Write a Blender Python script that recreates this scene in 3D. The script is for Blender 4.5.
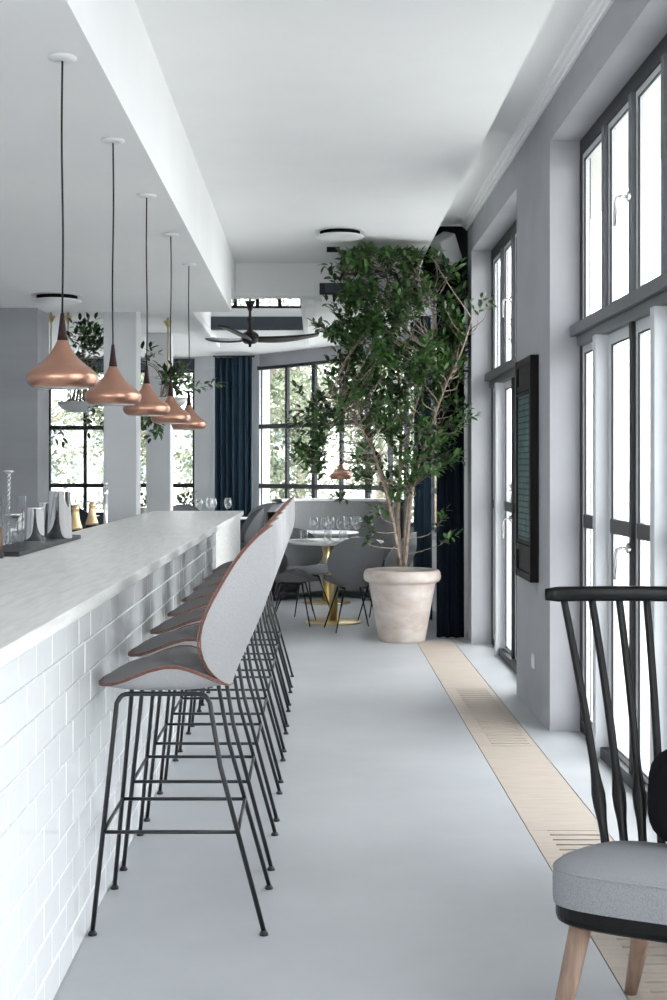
import bpy, math, random
from mathutils import Vector, Matrix
random.seed(7)
PI = math.pi
sc = bpy.context.scene
C = sc.collection
for o in list(bpy.data.objects): bpy.data.objects.remove(o)

# ------------------------------------------------------------------ camera, sky, exposure
F, H, VX, VY = 1333.0, 1.40, 315.0, 470.0         # focal length in pixels, eye height, vanishing point
cam = bpy.data.cameras.new('camera'); camo = bpy.data.objects.new('camera', cam); C.objects.link(camo)
camo.location = (0, 0, H); camo.rotation_euler = (PI/2, 0, 0)
cam.sensor_fit = 'VERTICAL'; cam.sensor_height = 36.0; cam.sensor_width = 24.0
cam.lens = 36.0*F/1000.0
cam.shift_x = (333.5-VX)/1000.0; cam.shift_y = (VY-500.0)/1000.0
cam.clip_start = 0.05; cam.clip_end = 400
sc.camera = camo
def P(x, y, d): return ((x-VX)/F*d, d, H+(VY-y)/F*d)     # pixel + distance -> point

w = bpy.data.worlds.new('overcast_sky'); sc.world = w; w.use_nodes = True
bg = w.node_tree.nodes['Background']; bg.inputs[0].default_value = (0.945, 0.97, 1.0, 1); bg.inputs[1].default_value = 1.0
vs = sc.view_settings
vs.view_transform = 'Standard'; vs.look = 'None'; vs.gamma = 1.0; vs.use_curve_mapping = False
vs.exposure = 2.9
sc.cycles.max_bounces = 14; sc.cycles.diffuse_bounces = 9; sc.cycles.transparent_max_bounces = 24
sc.cycles.glossy_bounces = 4; sc.cycles.sample_clamp_indirect = 12.0
sc.cycles.use_denoising = True
def portal(name, loc, rot, sx, sy):
    l = bpy.data.lights.new(name, 'AREA'); l.shape = 'RECTANGLE'; l.size = sx; l.size_y = sy; l.cycles.is_portal = True
    o = bpy.data.objects.new(name, l); o.location = loc; o.rotation_euler = rot; C.objects.link(o)
RW = 1.26                                          # face of the right-hand wall
WINS = [(-2.41, -0.01), (1.17, 3.57), (4.75, 7.15), (8.33, 10.73)]
for a, b in WINS: portal('sky_portal', (1.60, (a+b)/2, 1.6), (0, PI/2, 0), 3.2, 2.4)
portal('sky_portal', (-1.9, -3.8, 1.6), (PI/2, 0, 0), 5.4, 2.8)

# ------------------------------------------------------------------ materials
def lin(c): 
    c /= 255.0
    return c/12.92 if c <= 0.04045 else ((c+0.055)/1.055)**2.4
def rgb(r, g, b): return (lin(r), lin(g), lin(b), 1)
def mat(name, col, rough=0.6, metal=0.0, noise=None, bump=None, spec=None, coat=0.0):
    m = bpy.data.materials.new(name); m.use_nodes = True; nt = m.node_tree; b = nt.nodes['Principled BSDF']
    b.inputs['Base Color'].default_value = col; b.inputs['Roughness'].default_value = rough; b.inputs['Metallic'].default_value = metal
    if spec is not None: b.inputs['Specular IOR Level'].default_value = spec
    if coat: b.inputs['Coat Weight'].default_value = coat
    if noise or bump:
        tc = nt.nodes.new('ShaderNodeTexCoord')
        mp = nt.nodes.new('ShaderNodeMapping'); nt.links.new(tc.outputs['Object'], mp.inputs['Vector'])
        sx = (noise or bump).get('stretch', (1, 1, 1)); mp.inputs['Scale'].default_value = sx
    if noise:
        n = nt.nodes.new('ShaderNodeTexNoise'); n.inputs['Scale'].default_value = noise['scale']; n.inputs['Detail'].default_value = noise.get('detail', 4)
        n.inputs['Roughness'].default_value = 0.6
        nt.links.new(mp.outputs[0], n.inputs['Vector'])
        r = nt.nodes.new('ShaderNodeValToRGB'); r.color_ramp.elements[0].position = noise.get('lo', .3); r.color_ramp.elements[1].position = noise.get('hi', .7)
        r.color_ramp.elements[0].color = noise['c0']; r.color_ramp.elements[1].color = noise.get('c1', col)
        nt.links.new(n.outputs['Fac'], r.inputs['Fac']); nt.links.new(r.outputs[0], b.inputs['Base Color'])
    if bump:
        n2 = nt.nodes.new('ShaderNodeTexNoise'); n2.inputs['Scale'].default_value = bump['scale']; n2.inputs['Detail'].default_value = 3
        nt.links.new(mp.outputs[0], n2.inputs['Vector'])
        bp = nt.nodes.new('ShaderNodeBump'); bp.inputs['Strength'].default_value = bump.get('strength', .2); bp.inputs['Distance'].default_value = bump.get('dist', .002)
        nt.links.new(n2.outputs['Fac'], bp.inputs['Height']); nt.links.new(bp.outputs[0], b.inputs['Normal'])
    return m
def glass(name, tint=(1, 1, 1, 1), ior=.9, extra=0.04):
    m = bpy.data.materials.new(name); m.use_nodes = True; nt = m.node_tree
    for n in list(nt.nodes): nt.nodes.remove(n)
    out = nt.nodes.new('ShaderNodeOutputMaterial'); mx = nt.nodes.new('ShaderNodeMixShader')
    t = nt.nodes.new('ShaderNodeBsdfTransparent'); t.inputs[0].default_value = tint
    g = nt.nodes.new('ShaderNodeBsdfGlossy'); g.inputs['Roughness'].default_value = 0.02
    lw = nt.nodes.new('ShaderNodeLayerWeight'); lw.inputs['Blend'].default_value = 0.5
    pw = nt.nodes.new('ShaderNodeMath'); pw.operation = 'POWER'; pw.inputs[1].default_value = 5.0
    ad = nt.nodes.new('ShaderNodeMath'); ad.operation = 'MULTIPLY_ADD'; ad.inputs[1].default_value = ior; ad.inputs[2].default_value = extra; ad.use_clamp = True
    nt.links.new(lw.outputs['Facing'], pw.inputs[0]); nt.links.new(pw.outputs[0], ad.inputs[0]); nt.links.new(ad.outputs[0], mx.inputs[0])
    nt.links.new(t.outputs[0], mx.inputs[1]); nt.links.new(g.outputs[0], mx.inputs[2]); nt.links.new(mx.outputs[0], out.inputs[0])
    return m
def fabric(name, c0, c1, scale=260):
    return mat(name, c1, .92, noise={'scale': scale, 'c0': c0, 'c1': c1, 'detail': 2, 'lo': .35, 'hi': .65, 'stretch': (1, 1, .35)},
               bump={'scale': 500, 'strength': .25, 'dist': .001}, spec=.15)
M = {}
M['ceiling'] = mat('ceiling_paint', rgb(240, 240, 240), .9, noise={'scale': 1.2, 'c0': rgb(237, 237, 238), 'c1': rgb(242, 242, 242)}, spec=.1)
M['wall'] = mat('grey_wall_paint', rgb(166, 166, 170), .8, noise={'scale': 2.5, 'c0': rgb(162, 162, 166), 'c1': rgb(170, 170, 174)}, spec=.2)
M['reveal'] = M['wall']
M['white'] = mat('white_wall_paint', rgb(225, 226, 228), .85, noise={'scale': 2, 'c0': rgb(220, 221, 223), 'c1': rgb(228, 229, 231)}, spec=.2)
M['block'] = mat('blockwork_grey_paint', rgb(150, 152, 156), .8, noise={'scale': 1.5, 'c0': rgb(142, 144, 148), 'c1': rgb(156, 158, 162), 'stretch': (.3, 1, 2)}, spec=.2)
M['floor'] = mat('cast_concrete_floor', rgb(178, 180, 183), .42, noise={'scale': .9, 'c0': rgb(169, 171, 174), 'c1': rgb(185, 187, 190), 'detail': 7, 'lo': .32, 'hi': .68}, bump={'scale': 3, 'strength': .05, 'dist': .004}, spec=.4)
M['frame'] = mat('window_frame_paint', rgb(96, 98, 102), .45, spec=.4)
M['frame_light'] = mat('mullion_and_lit_sash_paint', rgb(196, 198, 202), .5, spec=.4)  # light grey mullions; on the sashes the pale tone mimics window light
M['frame_dark'] = mat('dark_frame_paint', rgb(28, 30, 34), .45, spec=.4)
M['gasket'] = mat('black_gasket', rgb(18, 19, 21), .6)
M['pane'] = glass('window_glass', (.98, .99, .985, 1), .45, .02)
M['tile'] = mat('white_glazed_tile', rgb(236, 239, 241), .12, bump={'scale': 9, 'strength': .12, 'dist': .004}, spec=.5)
M['grout'] = mat('white_grout', rgb(228, 228, 228), .9)
M['barwood'] = mat('whitewashed_oak', rgb(230, 229, 227), .42, noise={'scale': 7, 'c0': rgb(216, 214, 211), 'c1': rgb(235, 234, 232), 'detail': 8, 'lo': .3, 'hi': .6, 'stretch': (6, .5, 6)}, bump={'scale': 30, 'strength': .1, 'dist': .001}, spec=.35)
M['copper'] = mat('brushed_copper', (0.54, 0.295, 0.215, 1), .33, 1.0, noise={'scale': 60, 'c0': (0.51, 0.275, 0.2, 1), 'c1': (0.57, 0.32, 0.235, 1), 'stretch': (1, 1, 8)})
M['rosewood'] = mat('dark_rosewood', rgb(44, 22, 24), .45, noise={'scale': 40, 'c0': rgb(32, 16, 18), 'c1': rgb(56, 30, 30), 'stretch': (1, 1, .1)}, spec=.25)
M['cord'] = mat('black_cord', rgb(16, 16, 17), .7)
M['white_plastic'] = mat('white_plastic', rgb(226, 226, 228), .4)
M['shell'] = fabric('light_grey_wool', rgb(170, 170, 172), rgb(184, 184, 186), 420)
M['seat'] = fabric('charcoal_wool', rgb(114, 113, 114), rgb(130, 129, 130), 420)
M['dining'] = fabric('slate_grey_wool', rgb(104, 105, 108), rgb(120, 121, 124), 400)
M['dining_navy'] = fabric('navy_grey_wool', rgb(62, 68, 80), rgb(82, 90, 102))
M['piping'] = mat('russet_leather_piping', rgb(128, 90, 80), .55, noise={'scale': 90, 'c0': rgb(112, 76, 66), 'c1': rgb(142, 102, 90)})
M['steel_black'] = mat('black_powder_coat', rgb(26, 28, 31), .35, spec=.5)
M['cushion'] = fabric('grey_melange_wool', rgb(122, 123, 128), rgb(146, 147, 152), 650)
M['lacquer'] = mat('black_stained_ash', rgb(10, 10, 12), .3, noise={'scale': 50, 'c0': rgb(7, 7, 8), 'c1': rgb(16, 16, 18), 'stretch': (1, 1, .08)}, spec=.22)
M['oakleg'] = mat('smoked_oak', rgb(142, 116, 100), .5, noise={'scale': 45, 'c0': rgb(112, 88, 75), 'c1': rgb(156, 130, 113), 'stretch': (1, 1, .07)})
M['grate'] = mat('bleached_oak', rgb(186, 173, 162), .6, noise={'scale': 9, 'c0': rgb(174, 161, 150), 'c1': rgb(190, 178, 167), 'detail': 7, 'stretch': (.6, 5, 5)}, spec=.25)
M['void'] = mat('dark_channel', rgb(30, 28, 27), .9)
M['terracotta'] = mat('limewashed_terracotta', rgb(202, 191, 183), .9, noise={'scale': 4.5, 'c0': rgb(180, 162, 152), 'c1': rgb(212, 205, 199), 'detail': 6, 'stretch': (1, 1, 1.8)}, bump={'scale': 40, 'strength': .2, 'dist': .003}, spec=.15)
M['soil'] = mat('potting_soil', rgb(48, 38, 32), .95, bump={'scale': 60, 'strength': .8, 'dist': .02})
M['bark'] = mat('pale_bark', rgb(150, 133, 118), .85, noise={'scale': 25, 'c0': rgb(118, 101, 88), 'c1': rgb(172, 156, 142)})
M['leaf'] = mat('glossy_leaf', rgb(44, 72, 38), .28, noise={'scale': 5, 'c0': rgb(28, 50, 27), 'c1': rgb(80, 116, 60), 'lo': .35, 'hi': .68}, spec=.5)
M['leaf_out'] = mat('street_tree_leaf', rgb(120, 130, 110), .6, noise={'scale': .8, 'c0': rgb(92, 104, 82), 'c1': rgb(146, 152, 130)}, spec=.2)
M['brass'] = mat('brushed_brass', (0.72, 0.58, 0.33, 1), .3, 1.0)
M['chrome'] = mat('polished_steel', (0.78, 0.78, 0.79, 1), .12, 1.0)
M['chrome_clean'] = mat('mirror_chrome', (0.86, 0.86, 0.87, 1), .06, 1.0)
M['gold'] = mat('gold_foil', (0.83, 0.60, 0.34, 1), .32, 1.0, bump={'scale': 80, 'strength': .4, 'dist': .002})
M['bottle'] = mat('dark_green_bottle', rgb(18, 26, 20), .12)
M['tray'] = mat('black_rubber', rgb(34, 36, 42), .5)
M['cork'] = mat('brown_leather', rgb(120, 84, 66), .6)
M['glassware'] = glass('drinking_glass', (.95, .96, .965, 1), .9, .12)
M['tabletop'] = mat('white_linen_top', rgb(226, 226, 227), .5)
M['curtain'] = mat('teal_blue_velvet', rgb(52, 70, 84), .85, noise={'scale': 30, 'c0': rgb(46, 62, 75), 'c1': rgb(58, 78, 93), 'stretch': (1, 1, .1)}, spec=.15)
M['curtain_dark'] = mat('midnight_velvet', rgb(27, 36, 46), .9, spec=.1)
M['black'] = mat('matt_black', rgb(20, 21, 24), .9, spec=.1)
M['fan'] = mat('dark_walnut_fan', rgb(30, 22, 20), .5)
M['darkwood'] = mat('ebonised_wood', rgb(18, 15, 14), .6, noise={'scale': 30, 'c0': rgb(12, 10, 10), 'c1': rgb(26, 21, 20), 'stretch': (1, 1, .1)}, spec=.2)
M['teal'] = mat('teal_woven_backing', rgb(84, 126, 124), .6, noise={'scale': 14, 'c0': rgb(66, 104, 106), 'c1': rgb(106, 150, 144)})
M['slate'] = mat('slate_blue_paint', rgb(62, 68, 78), .7)
M['banq'] = fabric('stone_grey_upholstery', rgb(134, 134, 135), rgb(150, 150, 151))
M['banq_top'] = mat('pale_grey_leather', rgb(206, 207, 209), .5)
M['speaker'] = mat('light_grey_speaker', rgb(170, 171, 173), .7)
M['pave'] = mat('pale_paving', rgb(196, 196, 192), .9, noise={'scale': .4, 'c0': rgb(180, 180, 176), 'c1': rgb(206, 206, 203)})
M['facade'] = mat('pale_render', rgb(206, 204, 198), .9, noise={'scale': .3, 'c0': rgb(196, 193, 187), 'c1': rgb(212, 210, 205)})
M['facade_glass'] = mat('facade_window', rgb(120, 128, 136), .2)
M['white_ceramic'] = mat('white_ceramic', rgb(230, 230, 230), .25)

# ------------------------------------------------------------------ mesh helpers
class MB:
    def __init__(s): s.v = []; s.f = []
    def add(s, vs, fs):
        n = len(s.v); s.v += [tuple(p) for p in vs]; s.f += [tuple(i+n for i in f) for f in fs]; return s
    def box(s, x0, x1, y0, y1, z0, z1):
        return s.add([(x0,y0,z0),(x1,y0,z0),(x1,y1,z0),(x0,y1,z0),(x0,y0,z1),(x1,y0,z1),(x1,y1,z1),(x0,y1,z1)],
                     [(0,3,2,1),(4,5,6,7),(0,1,5,4),(1,2,6,5),(2,3,7,6),(3,0,4,7)])
    def obox(s, c, ux, uy, hx, hy, z0, z1):       # box with its own horizontal axes
        c = Vector(c); ux = Vector(ux); uy = Vector(uy); q = []
        for z in (z0, z1):
            for a, b in ((-1,-1),(1,-1),(1,1),(-1,1)):
                p = c+ux*a*hx+uy*b*hy; q.append((p.x, p.y, z))
        return s.add(q, [(0,3,2,1),(4,5,6,7),(0,1,5,4),(1,2,6,5),(2,3,7,6),(3,0,4,7)])
    def tube(s, pts, r, n=8, cap=True, flat=None, up=None):
        pts = [Vector(p) for p in pts]; k = len(pts); rs = r if isinstance(r, (list, tuple)) else [r]*k
        base = len(s.v); nrm = None
        for i, p in enumerate(pts):
            t = (pts[min(i+1,k-1)]-pts[max(i-1,0)]).normalized()
            if nrm is None:
                a = Vector(up) if up else (Vector((0,0,1)) if abs(t.z) < .9 else Vector((1,0,0)))
                nrm = (a-t*a.dot(t)).normalized()
            else: nrm = (nrm-t*nrm.dot(t)).normalized()
            b = t.cross(nrm)
            fl = flat[i] if flat else 1.0
            for j in range(n):
                an = 2*PI*j/n; s.v.append(tuple(p+nrm*math.cos(an)*rs[i]*fl+b*math.sin(an)*rs[i]))
        for i in range(k-1):
            for j in range(n):
                a = base+i*n+j; b2 = base+i*n+(j+1)%n; s.f.append((a, b2, b2+n, a+n))
        if cap:
            s.f.append(tuple(base+j for j in range(n))[::-1]); s.f.append(tuple(base+(k-1)*n+j for j in range(n)))
        return s
    def lathe(s, prof, n=32, c=(0,0,0), sx=1.0, sy=1.0):
        base = len(s.v)
        for r, z in prof:
            for j in range(n):
                a = 2*PI*j/n; s.v.append((c[0]+r*math.cos(a)*sx, c[1]+r*math.sin(a)*sy, c[2]+z))
        for i in range(len(prof)-1):
            for j in range(n):
                a = base+i*n+j; b = base+i*n+(j+1)%n; s.f.append((a, b, b+n, a+n))
        if prof[0][0] > 1e-4: s.f.append(tuple(base+j for j in range(n))[::-1])
        if prof[-1][0] > 1e-4: s.f.append(tuple(base+(len(prof)-1)*n+j for j in range(n)))
        return s
    def grid(s, fn, nu, nv, closed_u=False):
        base = len(s.v)
        for i in range(nu+(0 if closed_u else 1)):
            for j in range(nv+1): s.v.append(tuple(fn(i/nu, j/nv)))
        nn = nu if closed_u else nu+1
        for i in range(nu):
            for j in range(nv):
                a = base+i*(nv+1)+j; b = base+((i+1)%nn)*(nv+1)+j; s.f.append((a, b, b+1, a+1))
        return s
    def mesh(s, name, m, smooth=False):
        me = bpy.data.meshes.new(name); me.from_pydata(s.v, [], s.f); me.materials.append(m)
        if smooth:
            me.polygons.foreach_set('use_smooth', [True]*len(me.polygons))
        me.update(); return me
def link(name, me, parent=None, bevel=0, loc=None, angle=True):
    o = bpy.data.objects.new(name, me); C.objects.link(o)
    if parent: o.parent = parent
    if loc: o.location = loc
    if bevel:
        b = o.modifiers.new('bevel', 'BEVEL'); b.width = bevel; b.segments = 2; b.limit_method = 'ANGLE'; b.angle_limit = math.radians(40)
    return o
def tag(o, label=None, cat=None, group=None, kind=None):
    if label: o['label'] = label
    if cat: o['category'] = cat
    if group: o['group'] = group
    if kind: o['kind'] = kind
    return o
def thing(name, label, cat, loc=(0,0,0), rz=0, group=None):
    o = bpy.data.objects.new(name, None); C.objects.link(o); o.location = loc; o.rotation_euler = (0,0,rz); o.empty_display_size = .1
    return tag(o, label, cat, group)
def part(parent, name, mb, m, smooth=False, bevel=0, label=None):
    o = link(name, mb.mesh(name, M[m] if isinstance(m, str) else m, smooth), parent, bevel)
    if label: o['label'] = label
    return o
def single(name, mb, m, label, cat, group=None, smooth=False, bevel=0, loc=None):
    return tag(link(name, mb.mesh(name, M[m], smooth), None, bevel, loc), label, cat, group)
def struct(name, mb, m, parent=None, smooth=False, bevel=0):
    o = link(name, mb.mesh(name, M[m], smooth), parent, bevel); o['kind'] = 'structure'; return o
def sempty(name):
    o = bpy.data.objects.new(name, None); C.objects.link(o); o['kind'] = 'structure'; o.empty_display_size = .1; return o
def copy_tree(o, parent=None):
    c = o.copy(); C.objects.link(c); c.parent = parent
    for ch in list(o.children): copy_tree(ch, c)
    return c
def smoothstep(a, b, x):
    t = max(0, min(1, (x-a)/(b-a))); return t*t*(3-2*t)
def spline(pts, n):
    """Catmull-Rom through pts, n points in all"""
    pts = [Vector(p) for p in pts]; k = len(pts)-1; out = []
    for q in range(n):
        t = q/(n-1)*k; i = min(int(t), k-1); u = t-i
        p0 = pts[max(i-1,0)]; p1 = pts[i]; p2 = pts[i+1]; p3 = pts[min(i+2,k)]
        out.append(.5*((2*p1)+(p2-p0)*u+(2*p0-5*p1+4*p2-p3)*u*u+(3*p1-p0-3*p2+p3)*u**3))
    return out
def resample(poly, step):
    """points along a polyline at equal spacing"""
    L = [0]
    for a, b in zip(poly, poly[1:]): L.append(L[-1]+(b-a).length)
    n = max(2, round(L[-1]/step)+1); out = []
    for q in range(n):
        s = L[-1]*q/(n-1); i = 0
        while i < len(L)-2 and L[i+1] < s: i += 1
        u = (s-L[i])/max(1e-9, L[i+1]-L[i]); out.append(poly[i].lerp(poly[i+1], u))
    return out

# ------------------------------------------------------------------ room shell
G0, G1 = .826, 1.132                               # floor grille strip
Y0 = -3.6
fl = MB()
fl.box(-5.2, G0, Y0, 10.95, -.2, 0); fl.box(G1, 1.55, Y0, 10.95, -.2, 0); fl.box(-5.2, 1.55, 10.95, 18.0, -.2, 0)
fl.box(G0, G1, Y0, 10.95, -.2, -.06)
struct('floor', fl, 'floor')
struct('floor_platform', MB().box(-5.0, -.62, 13.7, 17.5, 0, .12).box(-.62, -.12, 15.2, 16.45, 0, .12), 'floor')

ZL, ZM, ZS, ZF = 2.685, 3.17, 3.43, 2.888          # bar soffit, dropped ceiling, old ceiling strip, far room
struct('ceiling', MB().box(-.72, .905, Y0, 11.4, ZM, ZM+.4), 'ceiling')
struct('ceiling_soffit', MB().box(-5.2, -.68, Y0, 10.84, ZL, ZM+.4), 'ceiling')
struct('ceiling_strip', MB().box(.905, 1.47, Y0, 11.1, ZS, ZS+.14), 'ceiling')
struct('ceiling_beam', MB().box(-.68, .98, 11.4, 11.6, ZF, ZM+.4), 'ceiling')
cf = MB()                                          # far ceiling round a coffer
CX0, CX1, CY0, CY1 = -1.10, -.12, 11.6, 14.1
cf.box(-5.2, CX0, 10.84, 18.0, ZF, ZF+.12); cf.box(CX1, 1.6, 11.6, 18.0, ZF, ZF+.12); cf.box(CX0, CX1, CY1, 18.0, ZF, ZF+.12); cf.box(-5.2, -.68, 10.84, 11.62, ZF+.1, 3.57); cf.box(CX0, -.68, 10.84, 11.6, ZF, ZF+.12); cf.box(.98, 1.6, 11.2, 11.6, ZF, ZF+.12)
struct('ceiling_far', cf, 'ceiling')
co = MB()
co.box(CX0-.1, CX0, 11.6, CY1+.1, ZF+.12, 3.62); co.box(CX1, CX1+.1, 11.6, CY1+.1, ZF+.12, 3.62); co.box(CX0, CX1, 11.5, 11.6, ZF+.12, 3.62)
co.box(CX0-.1, CX1+.1, 11.5, CY1+.15, 3.62, 3.72); co.box(CX0, CX1, CY1, CY1+.1, 3.02, 3.11)
struct('ceiling_coffer', co, 'ceiling')
struct('trim_1', MB().box(CX0, CX1, CY1-.03, CY1+.1, ZF+.0, 3.02), 'slate')
cw = sempty('window_5')
fr = MB()
for i in range(5):
    x = CX0+.02+(CX1-CX0-.04)*i/4; fr.box(x-.02, x+.02, CY1+.02, CY1+.07, 3.11, 3.62)
fr.box(CX0, CX1, CY1+.02, CY1+.07, 3.11, 3.14)
part(cw, 'frame', fr, 'frame_dark')
for i in range(4):
    x0 = CX0+.04+(CX1-CX0-.04)*i/4; part(cw, 'pane', MB().box(x0, x0+(CX1-CX0)/4-.05, CY1+.04, CY1+.048, 3.14, 3.62), 'pane')
mo = MB()
for k, (dx, dz) in enumerate(((0, .075), (.06, .05), (.12, .025))):
    mo.box(CX0-.06-dx, CX0-dx, 11.6, 15.4-dx, ZF-dz, ZF); mo.box(CX1+dx, CX1+.06+dx, 11.6, 15.4-dx, ZF-dz, ZF)
struct('trim_2', mo, 'ceiling', bevel=.008)

wr = MB()
ys = [Y0]+[v for ab in WINS for v in ab]+[11.0]
for i in range(0, len(ys), 2): wr.box(RW, 1.47, ys[i], ys[i+1], 0, 3.5)
for a, b in WINS: wr.box(RW, 1.47, a, b, 3.165, 3.5)
struct('wall_right', wr, 'wall')
# crown moulding along the old ceiling strip, swept along the wall
prof = [(1.26, 3.375), (1.245, 3.375), (1.243, 3.39), (1.228, 3.392), (1.222, 3.405), (1.205, 3.412), (1.2, 3.43), (1.26, 3.43)]
tm = MB(); nP = len(prof)
tm.add([(x, Y0, z) for x, z in prof]+[(x, 11.0, z) for x, z in prof], [(i, (i+1) % nP, (i+1) % nP+nP, i+nP) for i in range(nP)])
struct('trim_3', tm, 'ceiling')
wf = MB(); wf.box(-5.2, -4.6, Y0-.15, Y0, 0, 3.6); wf.box(.8, 1.6, Y0-.15, Y0, 0, 3.6); wf.box(-4.6, .8, Y0-.15, Y0, 2.62, 3.6); wf.box(-4.6, .8, Y0-.15, Y0, 0, .25)
struct('wall_front', wf, 'white')
w9 = sempty('window_9')
for i in range(7): part(w9, 'mullion', MB().box(-4.6+.9*i-.025, -4.6+.9*i+.025, Y0-.10, Y0-.04, .25, 2.62), 'frame_dark')
for i in range(6): part(w9, 'pane', MB().box(-4.6+.9*i+.025, -3.7+.9*i-.025, Y0-.075, Y0-.07, .25, 2.62), 'pane')
struct('wall_left', MB().box(-5.3, -5.0, Y0, 18.0, 0, 3.5), 'white')
struct('wall_block', MB().box(-5.0, -2.2, 10.57, 11.02, 0, ZL), 'block')
struct('wall_in_shade', MB().box(.91, 1.47, 11.1, 11.25, ZF-.02, 3.6), 'black')  # black colour stands for shade on the wall above the curtain
for k, (x, y, hw) in enumerate(((-1.72, 11.9, .145), (-1.70, 14.6, .132))):
    struct('column_%d' % (k+1), MB().box(x-hw, x+hw, y-hw, y+hw, 0 if k == 0 else .12, ZF), 'white', bevel=.006)

# curved far wall
path = spline([(1.36, 11.0, 0), (1.28, 12.2, 0), (1.11, 13.8, 0), (.83, 15.0, 0), (.356, 15.85, 0), (-.2, 16.6, 0), (-.78, 17.25, 0), (-1.45, 17.6, 0)], 90)
path += [Vector((-5.0, 17.65, 0))]
def cut(poly, fa, fb):
    """stretch of the path between two fractions of its points"""
    return poly[fa:fb+1]
def near_i(x, y): return min(range(len(path)), key=lambda i: (path[i].x-x)**2+(path[i].y-y)**2)
def strip(mb, poly, z0, z1, th=.2):
    n = len(poly); nr = []
    for i in range(n):
        t = (poly[min(i+1,n-1)]-poly[max(i-1,0)]).normalized(); nr.append(Vector((t.y, -t.x, 0)))
    nr = [v if v.y > -.2 else -v for v in nr]
    q = []
    for p, v in zip(poly, nr):
        o = p+v*th; q += [(p.x,p.y,z0),(p.x,p.y,z1),(o.x,o.y,z1),(o.x,o.y,z0)]
    f = []
    for i in range(n-1):
        for j in range(4): a = i*4+j; b = i*4+(j+1)%4; f.append((a, b, b+4, a+4))
    f += [(0,1,2,3), ((n-1)*4+3, (n-1)*4+2, (n-1)*4+1, (n-1)*4)]
    return mb.add(q, f)
SILL, HEAD = .80, 2.74
iA, iB, iC = near_i(1.28, 12.2), near_i(-.745, 17.2), near_i(-1.32, 17.55)
wb = MB(); strip(wb, path, 0, SILL); strip(wb, path, HEAD, 3.0)
strip(wb, path[:iA+1], SILL, HEAD); strip(wb, path[iB:iC+1], SILL, HEAD)
wb.box(-1.59, path[iC].x, 17.58, 17.85, SILL, HEAD)
struct('wall_back', wb, 'white')
pel = MB(); strip(pel, [p+Vector((0, -.03, 0)) for p in path[iA:iB+1]], HEAD-.01, ZF, .05); struct('trim_4', pel, 'wall')
struct('trim_5', MB().box(-5.0, -1.59, 17.58, 17.63, HEAD-.02, ZF-.02), 'slate')

def glazed(name, poly, step, main_every=2):
    w_ = sempty(name); pts = resample(poly, step); n = len(pts)
    zs = [SILL, 1.195, 1.96, HEAD]
    for i in range(n):
        t = (pts[min(i+1,n-1)]-pts[max(i-1,0)]).normalized(); nn = Vector((-t.y, t.x, 0))
        hw = .034 if i % main_every == 0 else .022
        part(w_, 'mullion', MB().obox(pts[i]-nn*0+Vector((0,.05,0)), t, nn, hw, .022, SILL, HEAD), 'frame_dark')
    for i in range(n-1):
        a, b = pts[i], pts[i+1]; c = (a+b)/2+Vector((0,.05,0)); t = (b-a).normalized(); nn = Vector((-t.y, t.x, 0)); hl = (b-a).length/2
        for z in zs[1:3]: part(w_, 'transom', MB().obox(c, t, nn, hl, .035, z-.028, z+.028), 'frame_dark')
        part(w_, 'rail', MB().obox(c, t, nn, hl, .04, SILL, SILL+.04), 'frame_dark'); part(w_, 'rail', MB().obox(c, t, nn, hl, .04, HEAD-.05, HEAD), 'frame_dark')
        for z0, z1 in zip(zs, zs[1:]): part(w_, 'pane', MB().obox(c, t, nn, hl-.02, .003, z0+.02, z1-.02), 'pane')
    return w_
glazed('window_6', path[iA:iB+1], .56)
glazed('window_7', [Vector((-1.59, 17.65, 0)), Vector((-5.0, 17.65, 0))], .48)

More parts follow.
